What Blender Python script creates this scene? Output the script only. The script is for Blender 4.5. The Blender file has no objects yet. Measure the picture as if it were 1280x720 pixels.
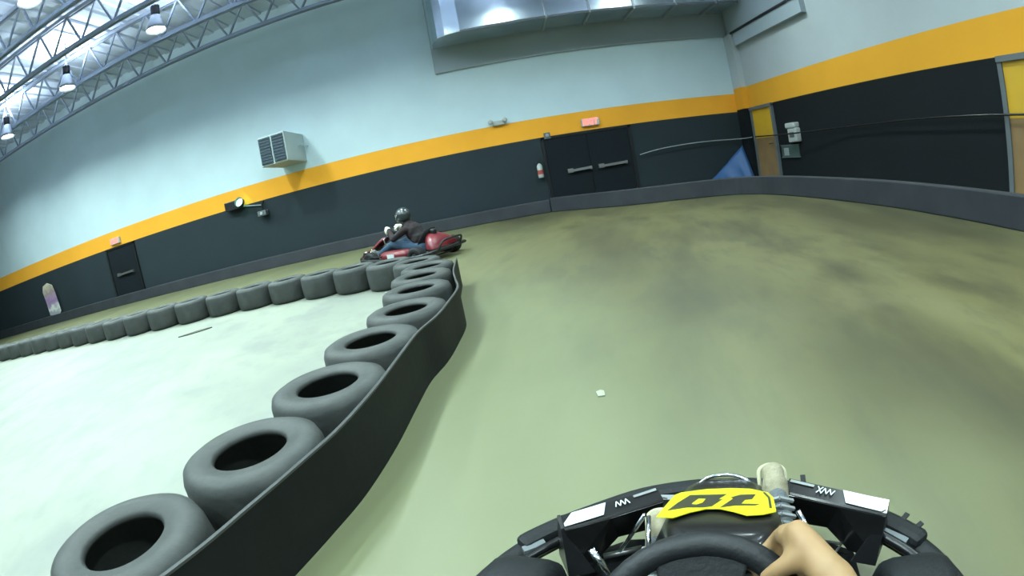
import bpy, bmesh, math, random
from mathutils import Vector, Matrix, Euler
random.seed(7)
S = bpy.context.scene
COL = S.collection
pi = math.pi
R_ = math.radians

# ------------------------------------------------------------------ camera
CAM_H = 1.1
cd = bpy.data.cameras.new('camera')
cam = bpy.data.objects.new('camera', cd); COL.objects.link(cam)
cd.type = 'PANO'
cd.panorama_type = 'FISHEYE_LENS_POLYNOMIAL'
cd.sensor_fit = 'HORIZONTAL'
cd.sensor_width = 36.0
cd.sensor_height = 36.0 * 9 / 16
K1, K3 = 1.02478, -0.005655          # angle = K1*r + K3*r^3, r = 1 at the picture's side
cd.fisheye_fov = R_(175)
cd.fisheye_polynomial_k0 = 0.0
cd.fisheye_polynomial_k1 = -K1 / 18.0
cd.fisheye_polynomial_k2 = 0.0
cd.fisheye_polynomial_k3 = -K3 / 18.0 ** 3
cd.fisheye_polynomial_k4 = 0.0
cd.clip_start = 0.02
M = Matrix.Rotation(0.02889, 4, 'Z') @ Matrix.Rotation(pi / 2 - 0.21693, 4, 'X') @ Matrix.Rotation(-0.18662, 4, 'Z')
cam.matrix_world = Matrix.Translation((0, 0, CAM_H)) @ M
S.camera = cam

# ------------------------------------------------------------------ colour management, world
S.view_settings.view_transform = 'Standard'
S.view_settings.look = 'None'
S.view_settings.gamma = 1.0
S.view_settings.use_curve_mapping = False
S.view_settings.exposure = 0.0
w = bpy.data.worlds.new('world'); S.world = w; w.use_nodes = True
w.node_tree.nodes['Background'].inputs[0].default_value = (0.5, 0.65, 0.62, 1)
w.node_tree.nodes['Background'].inputs[1].default_value = 0.01

# lamps: (x, y, power) every high-bay lamp of the hall, all at z = LAMP_Z
LAMP_Z = 6.5
PWR = .094
LAMP_COL = (0.80, 1.0, 0.93)
LAMPS = [(-19.2, 10.9, 1500), (-15.1, 10.6, 1400), (-11.1, 10.1, 1250), (-7.3, 9.7, 1200), (-3.4, 9.6, 1080), (0.75, 9.2, 240), (4.6, 9.4, 40),
         (-7.7, 6.0, 900), (-3.6, 5.6, 800),
         (-11.6, 5.8, 800), (-15.8, 6.2, 800),
         (-7.8, 1.8, 700), (-3.8, 1.6, 540), (0.3, 1.6, 190), (-12.0, 1.8, 700), (4.4, 3.6, 130),
         (-3.8, -2.6, 330), (0.4, -2.6, 150), (4.6, -1.2, 70)]

# ------------------------------------------------------------------ materials
def mat(name, col, rough=.6, metal=0., emit=None, es=0., noise=None, bump=None, spec=None, coat=0., alpha=None, trans=None):
    m = bpy.data.materials.new(name); m.use_nodes = True
    nt = m.node_tree; b = nt.nodes['Principled BSDF']
    b.inputs['Base Color'].default_value = (*col, 1)
    b.inputs['Roughness'].default_value = rough
    b.inputs['Metallic'].default_value = metal
    if spec is not None: b.inputs['Specular IOR Level'].default_value = spec
    if coat: b.inputs['Coat Weight'].default_value = coat; b.inputs['Coat Roughness'].default_value = .12
    if emit: b.inputs['Emission Color'].default_value = (*emit, 1); b.inputs['Emission Strength'].default_value = es
    if trans: b.inputs['Transmission Weight'].default_value = trans
    if noise:                                   # (scale, other colour, amount)
        tc = nt.nodes.new('ShaderNodeTexCoord'); n = nt.nodes.new('ShaderNodeTexNoise')
        n.inputs['Scale'].default_value = noise[0]; n.inputs['Detail'].default_value = 5
        nt.links.new(tc.outputs['Object'], n.inputs['Vector'])
        r = nt.nodes.new('ShaderNodeMapRange'); r.inputs[1].default_value = .35; r.inputs[2].default_value = .68; r.inputs[4].default_value = noise[2]
        nt.links.new(n.outputs['Fac'], r.inputs[0])
        x = nt.nodes.new('ShaderNodeMix'); x.data_type = 'RGBA'
        x.inputs[6].default_value = (*col, 1); x.inputs[7].default_value = (*noise[1], 1)
        nt.links.new(r.outputs[0], x.inputs[0]); nt.links.new(x.outputs[2], b.inputs['Base Color'])
    if bump:                                    # (scale, strength)
        tc = nt.nodes.new('ShaderNodeTexCoord'); n = nt.nodes.new('ShaderNodeTexNoise')
        n.inputs['Scale'].default_value = bump[0]; n.inputs['Detail'].default_value = 4
        nt.links.new(tc.outputs['Object'], n.inputs['Vector'])
        bp = nt.nodes.new('ShaderNodeBump'); bp.inputs['Strength'].default_value = bump[1]; bp.inputs['Distance'].default_value = .01
        nt.links.new(n.outputs['Fac'], bp.inputs['Height']); nt.links.new(bp.outputs[0], b.inputs['Normal'])
    return m

def wall_mat(name, z1, z2, low, stripe, up):
    """black dado, orange band, pale upper wall, cut by height; faint block courses"""
    m = mat(name, up, .8, spec=.2); nt = m.node_tree; b = nt.nodes['Principled BSDF']; L = nt.links.new
    g = nt.nodes.new('ShaderNodeNewGeometry'); s = nt.nodes.new('ShaderNodeSeparateXYZ'); L(g.outputs['Position'], s.inputs[0])
    def step(z):
        q = nt.nodes.new('ShaderNodeMath'); q.operation = 'GREATER_THAN'; q.inputs[1].default_value = z; L(s.outputs['Z'], q.inputs[0]); return q
    n = nt.nodes.new('ShaderNodeTexNoise'); n.inputs['Scale'].default_value = .9; n.inputs['Detail'].default_value = 6
    L(g.outputs['Position'], n.inputs['Vector'])
    a = nt.nodes.new('ShaderNodeMix'); a.data_type = 'RGBA'; a.inputs[6].default_value = (*low, 1); a.inputs[7].default_value = (*stripe, 1); L(step(z1).outputs[0], a.inputs[0])
    c = nt.nodes.new('ShaderNodeMix'); c.data_type = 'RGBA'; c.inputs[7].default_value = (*up, 1); L(step(z2).outputs[0], c.inputs[0]); L(a.outputs[2], c.inputs[6])
    d = nt.nodes.new('ShaderNodeMix'); d.data_type = 'RGBA'; d.blend_type = 'MULTIPLY'; d.inputs[0].default_value = .25
    r = nt.nodes.new('ShaderNodeMapRange'); r.inputs[1].default_value = .3; r.inputs[2].default_value = .7; r.inputs[3].default_value = .72; r.inputs[4].default_value = 1.05
    L(n.outputs['Fac'], r.inputs[0]); L(c.outputs[2], d.inputs[6]); L(r.outputs[0], d.inputs[7]); L(d.outputs[2], b.inputs['Base Color'])
    return m

def floor_mat(name, base, dark, light, amt, rough=.45, streak=True):
    m = mat(name, base, rough); nt = m.node_tree; b = nt.nodes['Principled BSDF']; L = nt.links.new
    g = nt.nodes.new('ShaderNodeNewGeometry')
    mp = nt.nodes.new('ShaderNodeMapping'); mp.vector_type = 'TEXTURE'
    mp.inputs['Rotation'].default_value = (0, 0, R_(-16 if streak else 20)); mp.inputs['Scale'].default_value = (1.0, 3.2 if streak else 1.5, 1)
    L(g.outputs['Position'], mp.inputs['Vector'])
    # bend the direction of the rubber marks gently, as the racing line bends
    nb = nt.nodes.new('ShaderNodeTexNoise'); nb.inputs['Scale'].default_value = .12; L(g.outputs['Position'], nb.inputs['Vector'])
    vm = nt.nodes.new('ShaderNodeVectorMath'); vm.operation = 'MULTIPLY_ADD'; vm.inputs[1].default_value = (1.6, 1.6, 0)
    L(nb.outputs['Color'], vm.inputs[0]); L(mp.outputs[0], vm.inputs[2])
    def nz(sc, det, lo, hi, to):
        n = nt.nodes.new('ShaderNodeTexNoise'); n.inputs['Scale'].default_value = sc; n.inputs['Detail'].default_value = det; n.inputs['Roughness'].default_value = .6
        L(vm.outputs[0], n.inputs['Vector'])
        r = nt.nodes.new('ShaderNodeMapRange'); r.inputs[1].default_value = lo; r.inputs[2].default_value = hi; r.inputs[4].default_value = to
        L(n.outputs['Fac'], r.inputs[0]); return r
    def mx(f, a, col):
        x = nt.nodes.new('ShaderNodeMix'); x.data_type = 'RGBA'; L(f.outputs[0], x.inputs[0])
        if isinstance(a, tuple): x.inputs[6].default_value = (*a, 1)
        else: L(a.outputs[2], x.inputs[6])
        x.inputs[7].default_value = (*col, 1); return x
    x = mx(nz(.55, 3, .42, .68, amt), base, dark)
    x = mx(nz(1.6, 5, .48, .66, amt * .9), x, dark)
    x = mx(nz(.9, 6, .55, .75, .5), x, light)
    x = mx(nz(5, 6, .5, .68, amt * .45), x, dark)
    L(x.outputs[2], b.inputs['Base Color'])
    return m

def pale_band(m, col):
    """concrete blends to a paler tone towards the tyre wall"""
    nt = m.node_tree; b = nt.nodes['Principled BSDF']; L = nt.links.new
    src = b.inputs['Base Color'].links[0].from_socket
    g = nt.nodes.new('ShaderNodeNewGeometry'); n = nt.nodes.new('ShaderNodeTexNoise'); n.inputs['Scale'].default_value = .8; n.inputs['Detail'].default_value = 4
    L(g.outputs['Position'], n.inputs['Vector'])
    s = nt.nodes.new('ShaderNodeSeparateXYZ'); L(g.outputs['Position'], s.inputs[0])
    a = nt.nodes.new('ShaderNodeMath'); a.operation = 'MULTIPLY_ADD'; a.inputs[1].default_value = -1.6; L(n.outputs['Fac'], a.inputs[0]); L(s.outputs['X'], a.inputs[2])
    y = nt.nodes.new('ShaderNodeMath'); y.operation = 'MULTIPLY_ADD'; y.inputs[1].default_value = .16; L(s.outputs['Y'], y.inputs[0]); L(a.outputs[0], y.inputs[2])
    r = nt.nodes.new('ShaderNodeMapRange'); r.interpolation_type = 'SMOOTHSTEP'; r.inputs[1].default_value = -1.1; r.inputs[2].default_value = 1.7; r.inputs[3].default_value = .85; r.inputs[4].default_value = 0
    L(y.outputs[0], r.inputs[0])
    r2 = nt.nodes.new('ShaderNodeMapRange'); r2.interpolation_type = 'SMOOTHSTEP'; r2.inputs[1].default_value = 4.2; r2.inputs[2].default_value = 6.6; r2.inputs[3].default_value = 1; r2.inputs[4].default_value = 0.5
    L(s.outputs['Y'], r2.inputs[0]); mm = nt.nodes.new('ShaderNodeMath'); mm.operation = 'MULTIPLY'; L(r.outputs[0], mm.inputs[0]); L(r2.outputs[0], mm.inputs[1])
    x = nt.nodes.new('ShaderNodeMix'); x.data_type = 'RGBA'; L(mm.outputs[0], x.inputs[0]); L(src, x.inputs[6]); x.inputs[7].default_value = (*col, 1)
    L(x.outputs[2], b.inputs['Base Color'])

m_wall_b = wall_mat('wall_paint_back', 2.08, 2.64, (.021, .032, .038), (.88, .40, .035), (.56, .70, .76))
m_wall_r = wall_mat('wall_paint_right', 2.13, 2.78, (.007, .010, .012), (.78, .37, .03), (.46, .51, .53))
m_floor = floor_mat('track_concrete', (.110, .106, .043), (.040, .039, .019), (.175, .170, .083), .9)
pale_band(m_floor, (.165, .185, .10))
m_infield = floor_mat('infield_concrete', (.235, .262, .208), (.155, .17, .155), (.27, .30, .235), .75, .5, streak=False)
m_ceil = mat('roof_deck_paint', (.55, .62, .74), .7, noise=(.4, (.30, .34, .40), .5))
m_shade_ledge = mat('shade_and_ledge_paint', (.36, .43, .48), .85, noise=(.5, (.30, .36, .38), .7))  # duct shade put into the corner panels' colour; also covers the ledge
m_steel = mat('joist_steel', (.20, .24, .30), .6, .2)
m_rub = mat('tyre_rubber', (.030, .036, .035), .6, noise=(6, (.062, .068, .062), .6), bump=(30, .25), spec=.4)
m_belt = mat('belt_rubber', (.009, .011, .012), .6, noise=(3, (.016, .018, .018), .5), bump=(12, .2), spec=.2)
m_belt_lip = mat('belt_lip_rubber', (.06, .065, .066), .55)
m_bar = mat('barrier_plastic', (.016, .020, .027), .7, noise=(2, (.032, .037, .044), .6))
m_black = mat('black_plastic', (.012, .013, .015), .38, bump=(60, .08))
m_blackm = mat('matt_black_plastic', (.010, .012, .014), .6, bump=(80, .2), spec=.25)
m_rimrub = mat('wheel_grip_rubber', (.012, .014, .017), .5, bump=(150, .12), spec=.35)
m_glossb = mat('gloss_black_plastic', (.010, .010, .011), .3, coat=.25, spec=.3)
m_blkpaint = mat('black_tube_paint', (.01, .011, .013), .25, .3)
m_chrome = mat('chrome', (.62, .66, .70), .18, 1.)
m_alu = mat('worn_metal', (.35, .37, .38), .4, .9)
m_yel = mat('sticker_yellow', (.56, .56, .012), .45)
m_ink = mat('sticker_ink', (.035, .035, .02), .45)
m_white = mat('white_sticker', (.52, .60, .64), .4)
m_grey = mat('grey_print', (.22, .24, .24), .5)
m_red = mat('red_bodywork', (.14, .008, .014), .4, coat=.15)
m_skin = mat('skin', (.34, .215, .105), .55, noise=(25, (.28, .165, .075), .6))
m_skin.node_tree.nodes['Principled BSDF'].inputs['Subsurface Weight'].default_value = .12
m_skin.node_tree.nodes['Principled BSDF'].inputs['Subsurface Radius'].default_value = (.012, .005, .003)
m_helm = mat('helmet_shell', (.02, .03, .032), .3, coat=.4)
m_visor = mat('visor', (.05, .06, .065), .1, coat=.6)
m_jack = mat('dark_jacket', (.008, .008, .010), .9, noise=(7, (.035, .008, .010), .4))
m_tee = mat('grey_shirt', (.10, .11, .12), .9)
m_jean = mat('blue_jeans', (.022, .055, .10), .85, noise=(40, (.04, .075, .12), .5))
m_jean2 = mat('grey_trousers', (.07, .075, .085), .9)
m_glove = mat('pale_glove', (.75, .76, .62), .7)
m_shoe = mat('beige_suede', (.30, .275, .19), .85, noise=(50, (.20, .185, .13), .7), bump=(90, .3))
m_shoeg = mat('grey_knit', (.11, .125, .14), .9, bump=(160, .6))
m_sole = mat('shoe_sole', (.42, .41, .28), .7)
m_doory = mat('yellow_door_paint', (.60, .36, .02), .5, noise=(2, (.50, .30, .03), .5))
m_doort = mat('tan_kick_panel', (.24, .15, .06), .7, noise=(3, (.18, .11, .05), .6))
m_doorb = mat('black_door_paint', (.008, .012, .016), .75, spec=.15)
m_frame = mat('grey_door_frame', (.11, .13, .14), .5)
m_cream = mat('cream_metal', (.36, .44, .44), .5)
m_louv = mat('dark_louvre', (.028, .05, .07), .5)
m_wplas = mat('white_plastic', (.42, .46, .45), .5)
m_blue = mat('blue_tarpaulin', (.03, .10, .26), .55, noise=(4, (.02, .07, .18), .6))
m_cable = mat('black_cable', (.012, .013, .014), .22)
m_rope = mat('grey_rope', (.30, .34, .36), .6)
m_pole = mat('dark_metal', (.02, .022, .025), .4, .5)
m_refl = mat('lamp_reflector', (.35, .38, .42), .35, .6)
m_lens = mat('lamp_lens', (1, 1, 1), .4, emit=(.78, .92, 1.0), es=45)
m_redlit = mat('exit_red', (.6, .1, .08), .5, emit=(1.0, .16, .13), es=2.2)
m_greenlit = mat('signal_green', (.2, .9, .7), .5, emit=(.35, 1.0, .75), es=6)
m_winlit = mat('lit_window', (1, 1, 1), .4, emit=(.86, .96, 1.0), es=3.2)
m_ductm = mat('galvanised_steel', (.66, .76, .84), .22, .9, noise=(1.5, (.46, .54, .62), .8))
m_paper = mat('paper', (.32, .35, .27), .8)
m_scrap = mat('rubber_scrap', (.05, .055, .04), .8)

# ------------------------------------------------------------------ helpers
def link(o, parent=None):
    COL.objects.link(o)
    if parent is not None: o.parent = parent
    return o
def obj(name, bm, m, parent=None, smooth=False, bevel=0.):
    bmesh.ops.recalc_face_normals(bm, faces=bm.faces)
    me = bpy.data.meshes.new(name); bm.to_mesh(me); bm.free()
    me.materials.append(m)
    if smooth:
        for p in me.polygons: p.use_smooth = True
    o = bpy.data.objects.new(name, me)
    if bevel:
        b = o.modifiers.new('bevel', 'BEVEL'); b.width = bevel; b.segments = 2; b.limit_method = 'ANGLE'; b.angle_limit = R_(40)
    return link(o, parent)
def empty(name, loc=(0, 0, 0), rz=0., parent=None):
    o = bpy.data.objects.new(name, None); o.location = loc; o.rotation_euler = (0, 0, rz); o.empty_display_size = .1
    return link(o, parent)
def tag(o, label=None, cat=None, group=None, kind=None):
    if label: o['label'] = label
    if cat: o['category'] = cat
    if group: o['group'] = group
    if kind: o['kind'] = kind
    return o
def struct(o): o['kind'] = 'structure'; return o
def NB(): return bmesh.new()
def box(bm, lo, hi, mx=None):
    vs = [Vector((x, y, z)) for x in (lo[0], hi[0]) for y in (lo[1], hi[1]) for z in (lo[2], hi[2])]
    if mx is not None: vs = [mx @ v for v in vs]
    v = [bm.verts.new(p) for p in vs]
    for f in ((0, 1, 3, 2), (4, 6, 7, 5), (0, 4, 5, 1), (2, 3, 7, 6), (0, 2, 6, 4), (1, 5, 7, 3)): bm.faces.new([v[i] for i in f])
    return bm
def bar(bm, a, b, wd, ht=None):
    a, b = Vector(a), Vector(b); ht = ht or wd; d = b - a; L = d.length
    q = d.to_track_quat('X', 'Z').to_matrix().to_4x4(); q.translation = a
    return box(bm, (0, -wd / 2, -ht / 2), (L, wd / 2, ht / 2), q)
def catmull(pts, n=6, closed=False):
    P = [Vector(p) for p in pts]; out = []; N = len(P)
    for i in range(N if closed else N - 1):
        if closed: a, b, c, d = P[i - 1], P[i], P[(i + 1) % N], P[(i + 2) % N]
        else: a, b, c, d = P[max(i - 1, 0)], P[i], P[i + 1], P[min(i + 2, N - 1)]
        for k in range(n):
            t = k / n
            out.append(.5 * ((2 * b) + (c - a) * t + (2 * a - 5 * b + 4 * c - d) * t * t + (3 * b - a - 3 * c + d) * t ** 3))
    if not closed: out.append(P[-1])
    return out
def tube(bm, pts, r, seg=10, closed=False, flat=1.0, caps=True):
    P = [Vector(p) for p in pts]; N = len(P); rings = []; up = None
    rr = r if isinstance(r, (list, tuple)) else [r] * N
    for i in range(N):
        if closed: t = (P[(i + 1) % N] - P[i - 1])
        else: t = P[min(i + 1, N - 1)] - P[max(i - 1, 0)]
        t.normalize()
        if up is None: up = Vector((0, 0, 1)) if abs(t.z) < .9 else Vector((1, 0, 0))
        u = (up - t * up.dot(t)); u.normalize(); up = u; v = t.cross(u)
        rings.append([bm.verts.new(P[i] + (u * math.cos(2 * pi * k / seg) * flat + v * math.sin(2 * pi * k / seg)) * rr[i]) for k in range(seg)])
    for i in range(N if closed else N - 1):
        A, B = rings[i], rings[(i + 1) % N]
        for k in range(seg): bm.faces.new((A[k], A[(k + 1) % seg], B[(k + 1) % seg], B[k]))
    if not closed and caps: bm.faces.new(rings[0]); bm.faces.new(list(reversed(rings[-1])))
    return bm
def lathe(bm, prof, seg=32, mx=None, closed=True, axis='Z'):
    rings = []
    for r, z in prof:
        ring = []
        for k in range(seg):
            a = 2 * pi * k / seg; p = Vector((r * math.cos(a), r * math.sin(a), z))
            if axis == 'X': p = Vector((p.z, p.x, p.y))
            ring.append(bm.verts.new(mx @ p if mx is not None else p))
        rings.append(ring)
    n = len(prof)
    for i in range(n if closed else n - 1):
        A, B = rings[i], rings[(i + 1) % n]
        for k in range(seg): bm.faces.new((A[k], A[(k + 1) % seg], B[(k + 1) % seg], B[k]))
    if not closed:
        bm.faces.new(rings[0]); bm.faces.new(list(reversed(rings[-1])))
    return bm
def prism(bm, poly, z0, z1, mx=None):
    f = lambda p: (mx @ Vector(p)) if mx is not None else Vector(p)
    a = [bm.verts.new(f((x, y, z0))) for x, y in poly]; b = [bm.verts.new(f((x, y, z1))) for x, y in poly]
    bm.faces.new(a); bm.faces.new(list(reversed(b)))
    n = len(poly)
    for i in range(n): bm.faces.new((a[i], a[(i + 1) % n], b[(i + 1) % n], b[i]))
    return bm
def ribbon(bm, path, z0, z1, th, nz=1):
    """upright strip along a ground path, th thick"""
    P = [Vector((p[0], p[1], 0)) for p in path]; N = len(P); cols = []
    for i in range(N):
        t = (P[min(i + 1, N - 1)] - P[max(i - 1, 0)]).normalized(); n = Vector((-t.y, t.x, 0))
        cols.append([[bm.verts.new(P[i] + n * s * th / 2 + Vector((0, 0, z0 + (z1 - z0) * k / nz))) for k in range(nz + 1)] for s in (-1, 1)])
    for i in range(N - 1):
        A, B = cols[i], cols[i + 1]
        for k in range(nz):
            bm.faces.new((A[0][k], B[0][k], B[0][k + 1], A[0][k + 1])); bm.faces.new((A[1][k], A[1][k + 1], B[1][k + 1], B[1][k]))
        bm.faces.new((A[0][nz], B[0][nz], B[1][nz], A[1][nz])); bm.faces.new((A[0][0], A[1][0], B[1][0], B[0][0]))
    for e in (cols[0], cols[-1]):
        bm.faces.new([*e[0], *reversed(e[1])])
    return bm
def capsules(bm, chains, seg=12):
    """tapered limbs: each chain a list of (point, radius); balls at the joints; fused later by a voxel remesh"""
    for ch in chains:
        for (p, r) in ch:
            rr = r if isinstance(r, tuple) else (r, r, r)
            bmesh.ops.create_icosphere(bm, subdivisions=2, radius=1, matrix=Matrix.Translation(Vector(p)) @ Matrix.Diagonal((*rr, 1)))
        for (p, r), (q, s) in zip(ch, ch[1:]):
            p, q = Vector(p), Vector(q); r = min(r) if isinstance(r, tuple) else r; s = min(s) if isinstance(s, tuple) else s
            d = q - p
            if d.length < 1e-4: continue
            mx = d.to_track_quat('Z', 'Y').to_matrix().to_4x4(); mx.translation = p
            lathe(bm, [(r, 0), (s, d.length)], seg, mx, closed=False)
    return bm
def fused(name, chains, m, parent=None, voxel=.008, smooth=6):
    bm = NB(); capsules(bm, chains)
    o = obj(name, bm, m, parent, smooth=True)
    r = o.modifiers.new('remesh', 'REMESH'); r.mode = 'VOXEL'; r.voxel_size = voxel; r.use_smooth_shade = True
    s = o.modifiers.new('smooth', 'SMOOTH'); s.factor = .5; s.iterations = smooth
    return o
def copy_tree(o, parent=None):
    c = o.copy(); COL.objects.link(c); c.parent = parent
    for ch in list(o.children): copy_tree(ch, c)
    return c

# ------------------------------------------------------------------ the hall
D, RX, LX, NY, CZ = 14.2, 7.47, -31., -9., 8.0
struct(obj('floor', box(NB(), (LX - .3, NY - .3, -.2), (RX + .3, D + .3, 0)), m_floor))
cl = [(-3.3, -4.5), (-2.3, -1.2), (-1.75, 0.1), (-1.32, .9), (-1.12, 1.45), (-1.0, 2.04), (-.95, 2.69), (-.86, 3.36), (-.88, 4.0), (-.95, 4.65), (-1.02, 5.3),
      (-1.3, 5.98), (-1.75, 6.38), (-2.3, 6.62), (-2.9, 6.8), (-3.5, 6.92), (-5, 7.0), (-7, 6.95), (-9, 7.05), (-13, 7.4), (-18, 8), (-30.9, 9.5), (-30.9, -8.9), (-4.5, -8.9)]
struct(obj('floor_infield', prism(NB(), cl, 0, .003), m_infield))
struct(obj('wall_back', box(NB(), (LX, D, 0), (RX + .3, D + .3, CZ)), m_wall_b))
struct(obj('wall_right', box(NB(), (RX, NY, 0), (RX + .3, D, CZ)), m_wall_r))
struct(obj('wall_left', box(NB(), (LX - .3, NY, 0), (LX, D, CZ)), m_wall_b))
struct(obj('wall_front', box(NB(), (LX, NY - .3, 0), (RX, NY, CZ)), m_wall_b))
struct(obj('ceiling', box(NB(), (LX, NY, CZ), (RX, D, CZ + .2)), m_ceil))
# corrugation ribs of the roof deck
bm = NB()
x = LX + .3
while x < RX:
    box(bm, (x, NY, CZ - .06), (x + .22, D, CZ)); x += .6
struct(obj('trim_6', bm, m_ceil))

# open-web roof joists running along x
def joist(n, y, x0, x1, z0, z1, pitch=1.15):
    bm = NB()
    for z in (z0, z1):
        bar(bm, (x0, y - .05, z), (x1, y - .05, z), .05, .1); bar(bm, (x0, y + .05, z), (x1, y + .05, z), .05, .1)
    k = 0; x = x0
    while x < x1 - .01:
        xn = min(x + pitch / 2, x1); za, zb = (z0, z1) if k % 2 == 0 else (z1, z0)
        bar(bm, (x, y, za), (xn, y, zb), .05); k += 1; x = xn
    o = obj('trim_%d' % n, bm, m_steel); struct(o)
for i, (y, x0) in enumerate([(12.6, LX), (10.9, LX), (8.9, LX), (7.3, LX), (4.6, LX)]):
    joist(i + 1, y, x0, RX if y < 10 else -1.6, 6.85, 7.8)

# big galvanised air duct hung along the back wall; darker panels below stand in for its shadow
g = empty('air_duct', (0, 0, 0)); tag(g, 'large shiny metal air duct hung high along the back wall, above the exit sign', 'air duct')
foot = [(-1.36, 13.9), (-1.32, 13.5), (-1.24, 13.2), (-1.08, 12.95), (-.86, 12.80), (-.46, 12.70), (RX - .25, 12.70), (RX - .25, 13.9)]
bm = NB(); prism(bm, foot, 5.12, 6.7)
obj('duct_casing', bm, m_ductm, g, bevel=.025)
for x in (1.75, 2.9, 4.1, 5.3, 6.5):
    obj('seam', box(box(NB(), (x, 12.655, 5.10), (x + .05, 12.70, 6.72)), (x, 12.655, 5.07), (x + .05, 13.88, 5.12)), m_refl, g)
obj('bottom_flange', box(NB(), (-.46, 12.66, 5.09), (RX - .25, 12.70, 5.15)), m_frame, g)
for x in (.2, 2.4, 4.6, 6.8):
    obj('hanger_rod', bar(NB(), (x, 13.1, 6.7), (x, 13.1, CZ), .03), m_pole, g)
# added panels painting the duct's shade into the far corner, and the dark ledge on the right wall
struct(obj('trim_7', box(NB(), (-1.42, D - .08, 4.44), (RX, D, CZ)), m_shade_ledge, bevel=.03))
struct(obj('trim_8', box(NB(), (RX - .16, 9.9, 4.02), (RX, 13.6, 4.43)), m_shade_ledge))
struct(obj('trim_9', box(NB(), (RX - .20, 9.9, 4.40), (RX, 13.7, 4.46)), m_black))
struct(obj('trim_11', box(NB(), (RX - .10, 9.9, 4.46), (RX, D - .10, CZ)), m_shade_ledge))
struct(obj('trim_10', box(NB(), (RX - .2, 13.72, 0), (RX, D, 4.43)), m_wall_r))

# yellow doors in the right wall
def yellow_door(n, y0, y1):
    g = empty('door_%d' % n, (RX, 0, 0)); struct(g)
    f = NB()
    box(f, (-.08, y0, 0), (0.0, y0 + .09, 2.1)); box(f, (-.08, y1 - .09, 0), (0.0, y1, 2.1)); box(f, (-.10, y0, 2.04), (0.0, y1, 2.13))
    obj('door_frame', f, m_frame, g)
    obj('door_panel', box(NB(), (-.045, y0 + .09, 1.2), (0, y1 - .09, 2.04)), m_doory, g)
    obj('lower_panel', box(NB(), (-.045, y0 + .09, 0.02), (0, y1 - .09, 1.2)), m_doort, g)
    h = NB(); bar(h, (-.05, y0 + .2, 1.02), (-.11, y0 + .2, 1.02), .03); bar(h, (-.11, y0 + .2, 1.02), (-.11, y0 + .34, 1.02), .025)
    obj('door_handle', h, m_chrome, g)
yellow_door(1, 12.33, 13.62)
yellow_door(2, 3.3, 4.85)
# black double doors in the back wall, with push bars
def black_door(n, x0, x1, leaves, barx, zb):
    g = empty('door_%d' % n, (0, D, 0)); struct(g)
    f = NB(); box(f, (x0, -.06, 0), (x0 + .08, 0, 2.06)); box(f, (x1 - .08, -.06, 0), (x1, 0, 2.06)); box(f, (x0, -.06, 2.0), (x1, 0, 2.07))
    obj('door_frame', f, m_pole, g)
    wd = (x1 - x0 - .16) / leaves
    for k in range(leaves):
        obj('door_leaf', box(NB(), (x0 + .085 + k * wd, -.04, .02), (x0 + .075 + (k + 1) * wd, 0, 2.0)), m_doorb, g)
    for a, b in barx:
        p = NB(); bar(p, (a, -.10, zb), (b, -.10, zb + .02), .05, .07); box(p, (a, -.1, zb - .05), (a + .16, -.04, zb + .07)); box(p, (b - .05, -.1, zb - .04), (b, -.04, zb + .06))
        obj('push_bar', p, m_alu, g)
black_door(3, 1.15, 3.75, 2, [(1.75, 2.45), (2.65, 3.5)], 1.0)
black_door(4, -14.7, -13.1, 1, [(-14.3, -13.4)], 1.05)

# ------------------------------------------------------------------ barriers round the track
belt_path = catmull([(-1.75, -.5), (-1.38, .2), (-1.07, .8), (-.945, 1.14), (-.86, 1.40), (-.79, 1.65), (-.735, 2.03), (-.705, 2.45), (-.675, 2.8), (-.605, 3.1), (-.565, 3.45), (-.54, 3.9), (-.60, 4.3), (-.67, 4.8), (-.72, 5.6)], 5)
bl = obj('barrier_belt', ribbon(NB(), belt_path, 0.0, .322, .012, 3), m_belt, smooth=False)
tag(bl, 'long black rubber belt wrapped along the track side of the tyre wall', 'barrier belt')
obj('belt_lip', tube(NB(), [(p.x, p.y, .324) for p in belt_path], .009, 6), m_belt_lip, bl)

bm = NB()
bk = [(-27, 13.95), (-20, 13.75), (-14, 13.66), (-8, 13.66), (-3, 13.68), (0, 13.62), (1.05, 13.50)]
ribbon(bm, catmull(bk, 4), 0, .34, .18, 1)
b1 = tag(obj('track_barrier', bm, m_bar, bevel=.02), 'long dark grey low barrier along the foot of the black back wall', 'track barrier')
br = [(1.1, 13.42), (1.9, 12.55), (2.65, 11.7), (3.7, 11.05), (4.72, 10.5), (5.2, 9.8), (5.38, 8.9), (5.44, 8.0), (5.46, 6.0), (5.36, 4.3), (5.28, 3.2), (5.2, 1.5), (5.0, 0)]
b2 = tag(obj('track_barrier', ribbon(NB(), catmull(br, 5), 0, .38, .16, 1), m_bar, bevel=.02), 'dark grey low barrier curving in front of the yellow doors', 'track barrier')

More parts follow.
